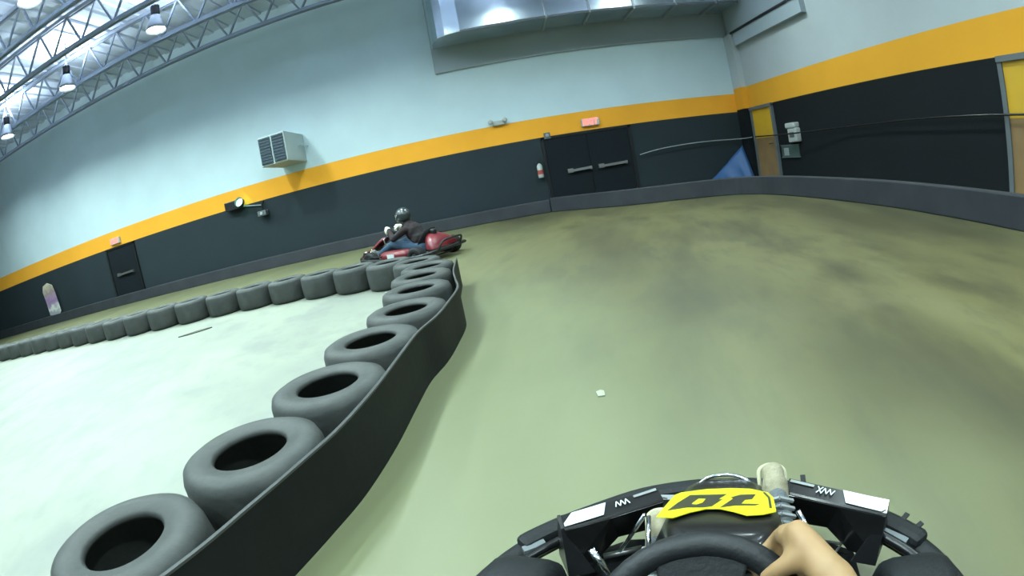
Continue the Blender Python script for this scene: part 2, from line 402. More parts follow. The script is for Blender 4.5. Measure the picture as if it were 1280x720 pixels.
# tyre wall
def tyre_mesh():
    bm = NB()
    prof = [(.160, .030), (.172, .010), (.205, .006), (.215, .000), (.262, .0), (.298, .018), (.311, .055), (.315, .12), (.316, .18), (.315, .24), (.311, .305), (.298, .342), (.262, .360), (.215, .360), (.205, .353),
            (.172, .351), (.160, .332), (.166, .318), (.19, .325), (.25, .328), (.280, .30), (.290, .18), (.280, .06), (.25, .032), (.19, .036), (.166, .044)]
    return lathe(bm, prof, 48)
proto = obj('tyre', tyre_mesh(), m_rub, smooth=True)
right_row = [(-1.37, .91), (-1.155, 1.515), (-1.035, 2.15), (-.985, 2.815), (-.89, 3.475), (-.93, 4.13), (-1.0, 4.78), (-1.04, 5.41)]
corner = [(-1.27, 6.01), (-1.74, 6.42)]
left_row = [(-2.32, 6.67), (-2.91, 6.83), (-3.54, 6.97), (-4.18, 7.02), (-4.82, 7.03)] + [(-5.46 - .64 * k, 6.95 - .08 * math.sin(k * .7) + .004 * k * k) for k in range(14)]
ordn = ['nearest', 'second', 'third', 'fourth', 'fifth', 'sixth', 'seventh', 'eighth', 'ninth', 'tenth', 'eleventh', 'twelfth', 'thirteenth', 'fourteenth', 'fifteenth', 'sixteenth', 'seventeenth', 'eighteenth', 'nineteenth']
n = 0
for i, (x, y) in enumerate(right_row + corner + left_row):
    o = proto if n == 0 else proto.copy()
    if n: COL.objects.link(o)
    n += 1
    k = 1 + random.uniform(-.02, .005)
    o.location = (x, y, .003); o.rotation_euler = (0, 0, random.uniform(0, 6)); o.scale = (k, k, .935 + random.uniform(-.02, .03))
    if i < len(right_row):
        tag(o, 'black tyre behind the rubber belt, %s of the belt row counted from the nearest tyre' % ordn[i] if i else 'nearest black tyre behind the rubber belt, at the bottom left', 'tyre', 'tyres in the row behind the belt')
    elif i < len(right_row) + 2:
        tag(o, ['black tyre at the bend of the tyre wall, just past the belt end', 'black tyre at the bend of the tyre wall, beside the red kart front'][i - len(right_row)], 'tyre', 'tyres at the bend of the tyre wall')
    else:
        j = i - len(right_row) - 2
        tag(o, ('black tyre of the far row, %s from the bend at the row\'s right end' % ordn[j]) if j else 'rightmost black tyre of the far row, where it meets the bend', 'tyre', 'tyres in the far row')

# ------------------------------------------------------------------ lamps
def lamp():
    g = empty('highbay_lamp')
    prof = [(.10, .42), (.13, .40), (.17, .28), (.24, .10), (.27, 0), (.262, 0), (.23, .10), (.16, .28), (.12, .39), (.10, .40)]
    obj('reflector', lathe(NB(), prof, 24), m_refl, g, smooth=True)
    obj('lens', lathe(NB(), [(.001, .02), (.15, .03), (.225, .10), (.22, .12), (.001, .12)], 24, closed=False), m_lens, g, smooth=True)
    obj('ballast', lathe(NB(), [(.001, .42), (.11, .42), (.12, .46), (.12, .66), (.09, .70), (.001, .70)], 20, closed=False), m_pole, g)
    obj('hanger', bar(NB(), (0, 0, .70), (0, 0, CZ - LAMP_Z), .03), m_pole, g)
    return g
lp = lamp()
names = {1: 'leftmost hanging high-bay lamp, glowing at the left edge of the picture', 2: 'brightest hanging high-bay lamp, second from the left edge',
         3: 'hanging high-bay lamp nearest the roof joist end', 6: 'hanging high-bay lamp glowing in the top left corner'}
for i, (x, y, pw) in enumerate(LAMPS):
    o = lp if i == 0 else copy_tree(lp)
    o.location = (x, y, LAMP_Z)
    tag(o, names.get(i, 'hanging high-bay lamp over the track, out of the picture'), 'lamp', 'high-bay lamps under the roof')
    ld = bpy.data.lights.new('lamp_light', 'AREA'); ld.shape = 'DISK'; ld.size = .5; ld.energy = pw * PWR; ld.color = LAMP_COL; ld.spread = R_(150)
    lo = bpy.data.objects.new('lamp_light', ld); lo.location = (0, 0, -.01); link(lo, o)
    ud = bpy.data.lights.new('added_uplight', 'AREA'); ud.shape = 'DISK'; ud.size = .3; ud.energy = pw * PWR * .9; ud.color = (.75, .88, 1.0)  # added upward light, whitens the roof deck in place of lens haze
    uo = bpy.data.objects.new('added_uplight', ud); uo.location = (0, 0, .74); uo.rotation_euler = (pi, 0, 0); link(uo, o)

# ------------------------------------------------------------------ things on and along the walls
g = empty('unit_heater', (-6.08, D, 2.86)); tag(g, 'boxy cream heater unit with two dark louvres high on the pale wall', 'heater')
b = NB(); box(b, (-.42, -1.4, 0), (.42, -.01, .84)); obj('casing', b, m_cream, g, bevel=.02)
for s in (-1, 1):
    l = NB(); x0, x1 = (-.385, -.03) if s < 0 else (.03, .385)
    box(l, (x0, -1.43, .05), (x1, -1.40, .79))
    lv = obj('louvre', l, m_louv, g)
    sl = NB()
    for k in range(9): bar(sl, (x0 + .01, -1.435, .09 + k * .083), (x1 - .01, -1.435, .09 + k * .083), .02, .02)
    obj('louvre_blade', sl, m_louv, lv)
obj('pipe', tube(NB(), [(.42, -.5, .45), (.50, -.5, .45), (.52, -.4, .45), (.52, -.005, .45)], .02, 8), m_cream, g)

def exit_sign(x, z, label):
    g = empty('exit_sign', (x, D, z)); tag(g, label, 'exit sign', 'red exit signs')
    b = NB(); box(b, (-.26, -.09, -.11), (.26, 0, .11)); obj('housing', b, m_wplas, g, bevel=.01)
    f = bpy.data.curves.new('letters', 'FONT'); f.body = 'EXIT'; f.size = .22; f.align_x = 'CENTER'; f.align_y = 'CENTER'; f.extrude = .004; f.offset = .012
    f.materials.append(m_redlit)
    t = bpy.data.objects.new('letters', f); COL.objects.link(t); bpy.context.view_layer.update(); me = bpy.data.meshes.new_from_object(t.evaluated_get(bpy.context.evaluated_depsgraph_get())); COL.objects.unlink(t); bpy.data.objects.remove(t); t = bpy.data.objects.new('letters', me); t.location = (0, -.095, 0); t.rotation_euler = (pi / 2, 0, 0); t.scale = (.95, 1, 1); link(t, g)
exit_sign(2.63, 2.30, 'red glowing exit sign on the orange band, above the black double doors')
exit_sign(-14.04, 2.28, 'small red exit sign on the orange band at far left')

# twin-head emergency light
g = empty('emergency_light', (.06, D, 2.70)); tag(g, 'white twin-head emergency light above the orange band', 'emergency light')
obj('housing', box(NB(), (-.16, -.09, -.07), (.18, 0, .07)), m_wplas, g, bevel=.015)
for s in (-1, 1):
    obj('lamp_head', lathe(NB(), [(.001, .0), (.05, .01), (.075, .07), (.07, .09), (.001, .08)], 16, Matrix.Translation((s * .2, -.1, .06)) @ Matrix.Rotation(R_(100), 4, 'X'), closed=False), m_wplas, g, smooth=True)

# track signal: black housing with a green lamp at its right end
g = empty('track_signal', (-8.3, D, 2.16)); tag(g, 'black signal lamp box with one glowing green light', 'signal light')
obj('housing', box(NB(), (-.42, -.22, -.14), (.20, -.02, .14)), m_black, g, bevel=.02)
obj('green_lens', lathe(NB(), [(.001, .05), (.09, .04), (.13, 0), (.13, -.02), (.001, -.02)], 20, Matrix.Translation((.20, -.26, .02)) @ Matrix.Rotation(R_(70), 4, 'X'), closed=False), m_greenlit, g, smooth=True)
obj('visor', lathe(NB(), [(.15, -.03), (.15, .09), (.14, .09), (.14, -.03)], 20, Matrix.Translation((.20, -.24, .02)) @ Matrix.Rotation(R_(70), 4, 'X')), m_black, g)
obj('arm', bar(NB(), (.2, -.05, -.10), (.85, -.03, -.22), .03), m_rope, g)

# small speaker-like fitting hanging beside the signal
g = empty('wall_camera', (-7.4, D, 1.7)); tag(g, 'small dark wall camera hanging below the orange band right of the green signal', 'camera')
obj('bracket', bar(bar(NB(), (0, -.02, .35), (0, -.14, .25), .04), (0, -.14, .26), (0, -.14, .05), .035), m_pole, g)
obj('body', box(NB(), (-.16, -.26, -.10), (.14, -.06, .06)), m_frame, g, bevel=.02)
obj('lens', lathe(NB(), [(.001, .02), (.04, .02), (.05, 0), (.001, 0)], 14, Matrix.Translation((-.02, -.262, -.02)) @ Matrix.Rotation(pi / 2, 4, 'X'), closed=False), m_wplas, g)

# notice / extinguisher beside the black doors
g = empty('fire_extinguisher', (.98, D, .95)); tag(g, 'small pale extinguisher hanging on the black wall left of the double doors', 'fire extinguisher')
obj('cylinder', lathe(NB(), [(.001, 0), (.07, .0), (.08, .03), (.08, .33), (.05, .39), (.02, .41), (.001, .41)], 16, Matrix.Translation((0, -.1, 0)), closed=False), m_wplas, g, smooth=True)
obj('handle', bar(bar(NB(), (0, -.1, .4), (0, -.1, .46), .03), (-.08, -.1, .46), (.06, -.1, .47), .03), m_pole, g)
obj('label_band', lathe(NB(), [(.083, .10), (.083, .22), (.08, .22), (.08, .10)], 16, Matrix.Translation((0, -.1, 0))), mat('dull_red', (.35, .06, .05), .6), g)
g = empty('alarm_beacon', (1.35, D, 1.97 + .16)); tag(g, 'small grey alarm box on the lower edge of the orange band', 'alarm')
obj('casing', box(NB(), (-.09, -.08, -.12), (.09, 0, .06)), m_frame, g, bevel=.01)
obj('dome', lathe(NB(), [(.001, .05), (.04, .04), (.06, 0), (.001, 0)], 14, Matrix.Translation((0, -.08, -.03)) @ Matrix.Rotation(pi / 2, 4, 'X'), closed=False), m_rope, g, smooth=True)

# wall boxes on the right wall next to the yellow door
g = empty('paper_dispenser', (RX, 11.35, 1.0)); tag(g, 'white wall dispenser on the black wall right of the narrow yellow door', 'dispenser')
obj('casing', box(NB(), (-.16, -.22, 0), (0, .20, .36)), m_wplas, g, bevel=.03)
obj('lid', box(NB(), (-.18, -.20, .36), (0, .26, .50)), m_wplas, g, bevel=.03)
obj('window_slot', box(NB(), (-.165, -.12, .12), (-.158, .1, .26)), m_frame, g)
g = empty('notice_board', (RX, 11.75, .62)); tag(g, 'small dull green notice board low on the wall by the yellow door', 'notice board')
obj('board', box(NB(), (-.03, -.45, 0), (0, .42, .30)), mat('dull_green', (.05, .09, .08), .7), g)
obj('frame', box(box(NB(), (-.04, -.47, -.02), (0, .44, .0)), (-.04, -.47, .30), (0, .44, .32)), m_frame, g)
obj('sheet', box(NB(), (-.034, .05, .04), (-.03, .30, .24)), m_rope, g)

# cable strung along both walls
c = tag(obj('cable', tube(NB(), catmull([(RX - .14, 2.2, 1.27), (RX - .13, 4, 1.25), (RX - .14, 6.3, 1.275), (RX - .12, 9, 1.245), (RX - .27, 11.3, 1.22), (RX - .13, 13.4, 1.255)], 8), .019, 8), m_cable, smooth=True),
        'black cable strung at chest height along the black right wall', 'cable')
c = tag(obj('rope', tube(NB(), catmull([(RX - .2, 13.5, 1.255), (7.1, D - .15, 1.25), (5.8, D - .13, 1.29), (4.6, D - .13, 1.25), (3.9, D - .1, 1.16)], 8), .013, 8), m_rope, smooth=True),
        'thin pale rope along the far end of the back wall', 'rope')

# blue tarpaulin heaped in the far corner
bm = NB()
nx, nz_ = 12, 8; gr = []
for i in range(nx + 1):
    row = []
    for j in range(nz_ + 1):
        u, v = i / nx, j / nz_
        top = .10 + .95 * u ** 1.1
        fold = .05 * math.sin(u * 17 + v * 2) + .03 * math.sin(u * 31 + 1)
        row.append(bm.verts.new((5.95 + 1.25 * u, D - .12 - .55 * (1 - v) * (.5 + .5 * u) + fold * (1 - v * .5) * .8, .005 + top * v)))
    gr.append(row)
for i in range(nx):
    for j in range(nz_): bm.faces.new((gr[i][j], gr[i + 1][j], gr[i + 1][j + 1], gr[i][j + 1]))
o = obj('tarpaulin', bm, m_blue, smooth=True)
sm = o.modifiers.new('solid', 'SOLIDIFY'); sm.thickness = .012
tag(o, 'blue tarpaulin sloping up into the corner beside the narrow yellow door', 'tarpaulin')

# poster board leaning at the far left
def poster_mat():
    m = mat('poster_print', (.6, .6, .6), .6); nt = m.node_tree; b = nt.nodes['Principled BSDF']; L = nt.links.new
    tc = nt.nodes.new('ShaderNodeTexCoord'); sp = nt.nodes.new('ShaderNodeSeparateXYZ'); L(tc.outputs['Object'], sp.inputs[0])
    n = nt.nodes.new('ShaderNodeTexNoise'); n.inputs['Scale'].default_value = 3.5; n.inputs['Detail'].default_value = 3; L(tc.outputs['Object'], n.inputs['Vector'])
    a = nt.nodes.new('ShaderNodeMath'); a.operation = 'MULTIPLY_ADD'; a.inputs[1].default_value = .75; L(n.outputs['Fac'], a.inputs[0]); L(sp.outputs['Z'], a.inputs[2])
    r = nt.nodes.new('ShaderNodeValToRGB'); e = r.color_ramp.elements
    e[0].position = .30; e[0].color = (.35, .36, .40, 1); e[1].position = 1.0; e[1].color = (.55, .50, .38, 1)
    for p_, c_ in ((.40, (.70, .74, .66)), (.52, (.34, .26, .42)), (.62, (.28, .18, .34)), (.74, (.38, .26, .40)), (.84, (.30, .24, .22))):
        q = e.new(p_); q.color = (*c_, 1)
    mr = nt.nodes.new('ShaderNodeMath'); mr.operation = 'MULTIPLY'; mr.inputs[1].default_value = .62; L(a.outputs[0], mr.inputs[0]); L(mr.outputs[0], r.inputs[0]); L(r.outputs[0], b.inputs['Base Color'])
    return m
g = empty('poster_board', (-18.85, D - .1, .30)); tag(g, 'upright poster board with purple and cream print at far left', 'poster')
pl = [(-.42, .05), (.28, -.02), (.46, .12), (.44, .9), (.38, 1.22), (.05, 1.36), (-.30, 1.28), (-.44, 1.05), (-.40, .5)]
mx = Matrix.Rotation(R_(90 + 4), 4, 'X')
obj('print', prism(NB(), pl, 0, .03, mx), poster_mat(), g)
b = NB(); bar(b, (-.25, .06, -.30), (-.25, -.02, .2), .05); bar(b, (.25, .06, -.30), (.25, -.02, .2), .05); b.free()
for x in (-.25, .25): obj('foot', bar(NB(), (x, .06, -.30), (x, -.02, .2), .05), m_frame, g)

# floor litter
pl = [(-.26, -.05), (-.10, -.075), (.12, -.045), (.27, .03), (.20, .06), (.02, .05), (-.14, .01)]
o = tag(obj('rubber_scrap', prism(NB(), pl, 0, .012), m_scrap), 'flat dark scrap of rubber lying on the pale infield floor', 'scrap')
o.location = (-4.66, 5.82, .004); o.rotation_euler = (0, 0, .35)
o = tag(obj('paper_scrap', prism(NB(), [(-.018, -.03), (.016, -.034), (.02, .02), (.004, .036), (-.02, .025)], 0, .006), m_paper), 'tiny white scrap of paper on the track floor', 'scrap')
o.location = (.27, 2.23, .001)

# ------------------------------------------------------------------ karts
SLOPE = Vector((0, .19, -.10)).normalized(); PN = Vector((0, -SLOPE.z, SLOPE.y))
PO = Vector((0, .75, .452))
def panel_mx(lift):
    m = Matrix(((1, SLOPE.x, PN.x, 0), (0, SLOPE.y, PN.y, 0), (0, SLOPE.z, PN.z, 0), (0, 0, 0, 1))); m.translation = PO + PN * lift
    return m
OUT = [(-.1246, -.0317), (-.118, .10), (-.1125, .19), (-.100, .225), (-.0417, .2646), (.017, .2700), (.0628, .252), (.1014, .1954), (.1083, .1353), (.1017, -.0014), (.0756, -.0197), (.0442, -.0227),
       (.0198, .0129), (-.0064, .041), (-.033, .0429), (-.0639, .0107), (-.0915, -.0349)]
NINE = [(-.1093, .0246), (-.0967, .0984), (-.0766, .186), (.0068, .1905), (-.0113, .1353), (-.0023, .1343), (-.0236, .0628), (-.0401, .0527), (-.0738, .0536)]
HOLE = [(-.0659, .0862), (-.055, .1388), (-.0386, .1378), (-.0439, .0973), (-.0551, .0792)]
ONE = [(-.0065, .0503), (.0213, .1385), (.0159, .1504), (.0368, .1777), (.0725, .1765), (.0612, .1243), (.046, .12), (.0364, .0804), (.0736, .0704), (.0642, .0594), (.0238, .0659)]

WC = Vector((-.020, .392, .548)); WT = R_(50)                 # steering wheel centre and tilt
E1 = Vector((1, 0, 0)); E2 = Vector((0, math.cos(WT), math.sin(WT))); EN = Vector((0, -math.sin(WT), math.cos(WT)))
WM = Matrix(((1, E2.x, EN.x, 0), (0, E2.y, EN.y, 0), (0, E2.z, EN.z, 0), (0, 0, 0, 1))); WM.translation = WC

def kart_tyre(name, g, x, y, r, wd):
    mx = Matrix.Translation((x - wd / 2, y, r))
    q = .055
    o = obj('tyre', lathe(NB(), [(q, .01), (r * .8, 0), (r * .96, .015), (r, .04), (r, wd - .04), (r * .96, wd - .015), (r * .8, wd), (q, wd - .01)], 28, mx, axis='X'), m_blackm, g, smooth=True)
    return obj('wheel_rim', lathe(NB(), [(.02, .03), (q + .004, .02), (q + .004, wd - .02), (.02, wd - .03)], 20, mx, axis='X'), m_alu, o, smooth=True)

def make_kart(label, body, own):
    g = empty('go_kart'); tag(g, label, 'go-kart', 'go-karts on the track')
    # floor pan and tube frame
    obj('floor_pan', prism(NB(), [(-.20, -.35), (.20, -.35), (.20, .6), (.14, .98), (-.14, .98), (-.20, .6)], .05, .058), m_pole, g)
    f = NB()
    for s in (-1, 1):
        tube(f, catmull([(s * .24, -.62, .075), (s * .24, -.2, .07), (s * .22, .35, .07), (s * .15, .75, .07), (s * .15, 1.02, .07)], 5), .015, 8)
        tube(f, catmull([(s * .22, -.2, .07), (s * .40, -.22, .09), (s * .52, -.2, .10), (s * .52, .38, .10), (s * .40, .42, .09), (s * .2, .42, .07)], 5), .012, 8)
        tube(f, [(s * .15, .68, .07), (s * .36, .68, .12)], .014, 8)
    for y in (-.6, -.1, .42, .98): tube(f, [(-.24 if y < .5 else -.15, y, .07), (.24 if y < .5 else .15, y, .07)], .014, 8)
    obj('tube_frame', f, m_blkpaint, g, smooth=True)
    # front tyres with stub arms
    for s in (-1, 1):
        kart_tyre('front', g, s * .440, .690, .148, .165)
        kart_tyre('rear', g, s * .50, -.46, .15, .19)
    obj('rear_axle', tube(NB(), [(-.5, -.46, .15), (.5, -.46, .15)], .018, 10), m_alu, g, smooth=True)
    # wrap-round bumper
    path = [(-.60, .22, .15), (-.605, .45, .17), (-.575, .68, .185), (-.52, .84, .19), (-.44, .945, .195), (-.335, 1.035, .20), (-.22, 1.108, .20), (-.10, 1.142, .20), (.0, 1.15, .20)]
    path = path + [(-x, y, z) for x, y, z in reversed(path[:-1])]
    P = catmull(path, 4)
    bp = obj('front_bumper', tube(NB(), [(p.x, p.y, p.z - .015) for p in P], .034, 10), m_blackm, g, smooth=True)
    P2 = [p for p in P if p.y > .87]
    obj('bumper_cover', ribbon(NB(), [(p.x, p.y) for p in P2], .165, .228, .058, 1), m_blackm, bp, bevel=.018)
    obj('inner_tube', tube(NB(), [(p.x * .93, p.y - .05 * (1 if p.y > .8 else 0), .215) for p in P], .013, 8), m_blkpaint, bp, smooth=True)
    for s in (-1, 1):
        obj('bumper_stay', tube(NB(), [(s * .12, 1.0, .08), (s * .14, 1.10, .18)], .011, 8), m_alu, bp, smooth=True)
        obj('bumper_stay', tube(NB(), [(s * .52, .38, .10), (s * .605, .42, .16)], .011, 8), m_alu, bp, smooth=True)
    mm = Matrix.Translation((-.475, .885, .215)) @ Matrix.Rotation(R_(40), 4, 'Z')
    obj('bumper_tag', box(NB(), (-.03, -.03, -.02), (.03, -.008, .004), mm), m_frame, bp)
    mm = Matrix.Translation((.44, .915, .215)) @ Matrix.Rotation(R_(-42), 4, 'Z')
    obj('bumper_tag', box(NB(), (-.04, -.03, -.02), (.04, -.008, .004), mm), m_frame, bp)
    for (x, y, z, dx, dy) in ((.222, 1.115, .224, .000, .040), (.452, .935, .222, .026, .022), (.478, .905, .220, .030, .014)):
        obj('tape_end', bar(NB(), (x, y, z), (x + dx, y + dy, z + .008), .014, .004), m_blackm, bp)
    # dark trays under the front fairing
    for s in (-1, 1):
        obj('front_tray', prism(NB(), [(s * .13, .60), (s * .345, .76), (s * .365, .86), (s * .36, .98), (s * .26, 1.045), (s * .13, 1.06)], .085, .10), m_blackm, g, bevel=.004)
    # front fairing wings: a flat top band with decals, dark scooped face below
    for s in (-1, 1):
        if s < 0: A, B = Vector((-.150, .985, .302)), Vector((-.372, .868, .292))
        else: A, B = Vector((.150, 1.0, .305)), Vector((.392, .898, .292))
        d = (B - A).normalized(); nrm = Vector((-d.y, d.x, 0)) * (1 if s < 0 else 1)
        if nrm.y < 0: nrm = -nrm
        wv = lambda t, o_, z: (A + (B - A) * t + nrm * o_ + Vector((0, 0, z)))
        fb = NB()
        # top band, lip, front slope, back scoop
        sec = [(-.004, -.004), (.0, .0), (.044, .006), (.095, -.075), (.10, -.14), (.085, -.14), (.035, -.012), (.004, -.014)]
        rings = []
        for t in (0, .25, .5, .75, 1.0):
            k = 1 - .0 * t
            rings.append([fb.verts.new(wv(t, o_ * k, z * k)) for o_, z in sec])
        for a_, b_ in zip(rings, rings[1:]):
            for i in range(len(sec)): fb.faces.new((a_[i], a_[(i + 1) % len(sec)], b_[(i + 1) % len(sec)], b_[i]))
        fb.faces.new(rings[0]); fb.faces.new(list(reversed(rings[-1])))
        fo = obj('front_fairing', fb, body if not own else m_glossb, g)
        sc = NB()     # inner scooped panel and outer end fin
        v = [sc.verts.new(wv(t, o_, z)) for t, o_, z in ((.0, 0, -.005), (.55, 0, -.005), (1.0, 0, -.005), (1.02, -.015, -.13), (.72, .02, -.15), (.45, .05, -.12), (.0, .06, -.14))]
        sc.faces.new((v[0], v[1], v[5], v[6])); sc.faces.new((v[1], v[2], v[3], v[4])); sc.faces.new((v[1], v[4], v[5]))
        so = obj('scoop', sc, m_glossb, fo); q = so.modifiers.new('s', 'SOLIDIFY'); q.thickness = .006
        fn = NB()
        v = [wv(1.0, 0, 0), wv(1.0, .05, .004), wv(1.05, .05, -.13), wv(1.03, -.03, -.14), wv(.78, -.03, -.145)]
        a_ = [fn.verts.new(p) for p in v]
        fn.faces.new((a_[0], a_[1], a_[2], a_[3])); fn.faces.new((a_[0], a_[3], a_[4]))
        fo2 = obj('end_fin', fn, m_black, fo); q = fo2.modifiers.new('s', 'SOLIDIFY'); q.thickness = .008
        # decals
        t0, t1 = (.56, .99)
        dz = NB(); a_ = [wv(t0 + (.04), .004, .0035), wv(t1 - .04 if s > 0 else t1, .000, .0035), wv(t1, .012, .004), wv(t1 - .10, .040, .0085), wv(t0 - .02, .042, .0085)]
        dz.faces.new([dz.verts.new(p) for p in a_]); dd = obj('white_decal', dz, m_white, fo); q = dd.modifiers.new('s', 'SOLIDIFY'); q.thickness = .001
        if own:
            dz = NB(); a_ = [wv(.02, .03, .0075), wv(.26, .030, .0075), wv(.26, .038, .0085), wv(.02, .039, .0085)]
            dz.faces.new([dz.verts.new(p) for p in a_]); obj('grey_decal', dz, m_grey, fo)
            # small slanted lettering, read from the front of the kart
            lt = NB()
            T0 = .30 if s > 0 else .32
            def stroke(t_a, o_a, t_b, o_b):
                bar(lt, wv(t_a, o_a, .008), wv(t_b, o_b, .0085), .0028, .001)
            u = .048
            if s > 0:  # W X A seen upside down
                stroke(T0, .012, T0 + u, .036); stroke(T0 + u, .012, T0, .036)
                stroke(T0 + u, .014, T0 + 1.5 * u, .034); stroke(T0 + 1.5 * u, .034, T0 + 2 * u, .014); stroke(T0 + 2 * u, .014, T0 + 2.5 * u, .034); stroke(T0 + 2.5 * u, .034, T0 + 3 * u, .014); stroke(T0 + 3 * u, .014, T0 + 3.5 * u, .032)
            else:
                for q_ in range(3):
                    stroke(T0 + q_ * u, .014, T0 + (q_ + .5) * u, .034); stroke(T0 + (q_ + .5) * u, .034, T0 + (q_ + 1) * u, .014)
            obj('lettering', lt, m_white, fo)
    # nassau panel: hump, nose and number sticker
    prof = [(.60, .50, .070), (.66, .497, .105), (.72, .468, .128), (.80, .426, .128), (.90, .373, .124), (.98, .331, .118), (1.03, .312, .108), (1.072, .298, .082), (1.098, .284, .052), (1.112, .255, .03)]
    hb = NB(); rings = []
    for y, z, hw in prof:
        ring = []
        for k in range(13):
            t = -1 + 2 * k / 12
            ax = hw * math.copysign(min(1, abs(t) * 1.02), t)
            drop = 0 if abs(t) < .8 else ((abs(t) - .8) / .2) ** 1.5 * .055
            ring.append(hb.verts.new((ax, y, z - .006 - drop)))
        rings.append(ring)
    for a_, b_ in zip(rings, rings[1:]):
        for k in range(12): hb.faces.new((a_[k], a_[k + 1], b_[k + 1], b_[k]))
    na = obj('nassau_panel', hb, m_glossb if own else body, g, smooth=True)
    q = na.modifiers.new('s', 'SOLIDIFY'); q.thickness = .006; q.offset = -1
    if own:
        st_ = obj('number_sticker', prism(NB(), OUT, 0, .0015, panel_mx(.001)), m_yel, na)
        obj('numeral_nine', prism(NB(), NINE, .0015, .0022, panel_mx(.001)), m_ink, st_)
        obj('numeral_nine_eye', prism(NB(), HOLE, .0022, .0028, panel_mx(.001)), m_yel, st_)
        obj('numeral_one', prism(NB(), ONE, .0015, .0022, panel_mx(.001)), m_ink, st_)
        bd = NB()
        for a_, b_ in zip([(.0935, .03), (.0985, .13)], [(.0985, .13), (.092, .19)]):
            pa, pb = panel_mx(.0035) @ Vector((*a_, 0)), panel_mx(.0035) @ Vector((*b_, 0)); bar(bd, pa, pb, .0045, .001)
        obj('sticker_border', bd, m_ink, st_)
    tube_ = NB(); tube(tube_, catmull([(-.10, .60, .35), (-.09, .62, .46), (0, .62, .488), (.09, .62, .46), (.10, .60, .35)], 5), .009, 8)
    obj('panel_stay', tube_, m_alu, na, smooth=True)
    # front hoop seen over the nose
    obj('nose_hoop', tube(NB(), catmull([(-.108, 1.00, .275), (-.070, 1.052, .292), (-.03, 1.092, .290), (.03, 1.092, .290), (.070, 1.052, .292), (.108, 1.00, .275)], 5), .005, 8), m_chrome, na, smooth=True)
    # rods, stays and pedals
    for pts, r, mm in (([(.170, .888, .335), (.20, .862, .29), (.264, .822, .205)], .006, m_chrome), ([(-.180, .895, .325), (-.258, .935, .16)], .0055, m_chrome),
                   ([(-.300, .835, .26), (-.258, .812, .20)], .010, m_chrome), ([(-.300, .92, .15), (-.205, .955, .155)], .008, m_alu), ([(.235, .985, .15), (.314, .958, .15), (.274, .905, .15)], .0045, m_alu),
                   ([(-.172, .90, .315), (-.160, .815, .29)], .006, m_chrome), ([(-.14, .80, .12), (-.36, .69, .13)], .008, m_alu), ([(.14, .80, .12), (.36, .69, .13)], .008, m_alu)):
        obj('steering_rod', tube(NB(), pts, r, 8), mm, g, smooth=True)
    for s in (-1, 1):
        p = NB(); bar(p, (s * .16, .96, .07), (s * .15, 1.03, .27), .012); bar(p, (s * .11, 1.03, .26), (s * .19, 1.03, .26), .02)
        obj('pedal', p, m_alu, g)
    # steering column and wheel
    obj('steering_column', tube(NB(), [WC - EN * .02, (0, .60, .33), (0, .78, .15)], .011, 8), m_alu, g, smooth=True)
    sw = obj('steering_wheel', tube(NB(), [WM @ Vector((.127 * math.sin(2 * pi * k / 40), .127 * math.cos(2 * pi * k / 40) * (.97 if math.cos(2 * pi * k / 40) > 0 else 1), 0)) for k in range(40)], .0175, 12, closed=True), m_rimrub, g, smooth=True)
    sp = NB()
    prism(sp, [(-.062, .112), (-.056, .075), (-.030, .02), (.030, .02), (.050, .075), (.058, .114), (.0, .127)], -.008, .010, WM)
    for s in (-1, 1): prism(sp, [(s * .02, .016), (s * .124, .03), (s * .124, -.012), (s * .02, -.026)], -.007, .007, WM)
    prism(sp, [(-.02, -.02), (.02, -.02), (.026, -.122), (-.026, -.122)], -.007, .007, WM)
    obj('spoke_plate', sp, m_rimrub, sw, bevel=.004)
    obj('hub', lathe(NB(), [(.001, .022), (.03, .022), (.036, .012), (.036, -.012), (.001, -.012)], 20, WM, closed=False), m_blackm, sw)
    # seat, side pods, engine, rear bumper
    se = NB(); rings = []
    for y, z, hw, dp in [(.12, .12, .17, .05), (.0, .09, .19, .09), (-.15, .085, .20, .13), (-.28, .12, .205, .16), (-.36, .25, .20, .14), (-.42, .40, .19, .09), (-.455, .52, .16, .03)]:
        ring = []
        for k in range(11):
            t = -1 + 2 * k / 10; up = max(0, abs(t) - .45) / .55
            if y > -.3: ring.append(se.verts.new((hw * t, y, z + dp * up ** 1.6)))
            else: ring.append(se.verts.new((hw * t, y + dp * up ** 1.6, z + (.02 * (1 - abs(t))))))
        rings.append(ring)
    for a_, b_ in zip(rings, rings[1:]):
        for k in range(10): se.faces.new((a_[k], a_[k + 1], b_[k + 1], b_[k]))
    so = obj('seat', se, m_blackm, g, smooth=True); q = so.modifiers.new('s', 'SOLIDIFY'); q.thickness = .01
    for s in (-1, 1):
        pd = NB()
        poly = [(.16, .10), (.24, .08), (.30, .12), (.34, .20), (.30, .27), (.20, .29), (.17, .24)]
        rings = []
        for y, k in ((-.30, .75), (-.26, .95), (-.1, 1), (.2, .97), (.34, .86), (.40, .6)):
            rings.append([pd.verts.new((s * (.27 + x * k), y, .19 + (z - .19) * k)) for x, z in poly])
        for a_, b_ in zip(rings, rings[1:]):
            for k in range(len(poly)): pd.faces.new((a_[k], a_[(k + 1) % len(poly)], b_[(k + 1) % len(poly)], b_[k]))
        pd.faces.new(rings[0]); pd.faces.new(list(reversed(rings[-1])))
        po = obj('side_pod', pd, body, g, smooth=True)
        if not own:
            obj('pod_number', box(NB(), (s * .605 - .004, -.04, .15), (s * .605 + .006, .12, .24)), m_white, po)
    en = NB(); box(en, (.22, -.36, .12), (.42, -.10, .34)); box(en, (.24, -.34, .34), (.40, -.2, .42))
    obj('engine', en, m_pole, g, bevel=.015)
    ec = NB(); rings = []
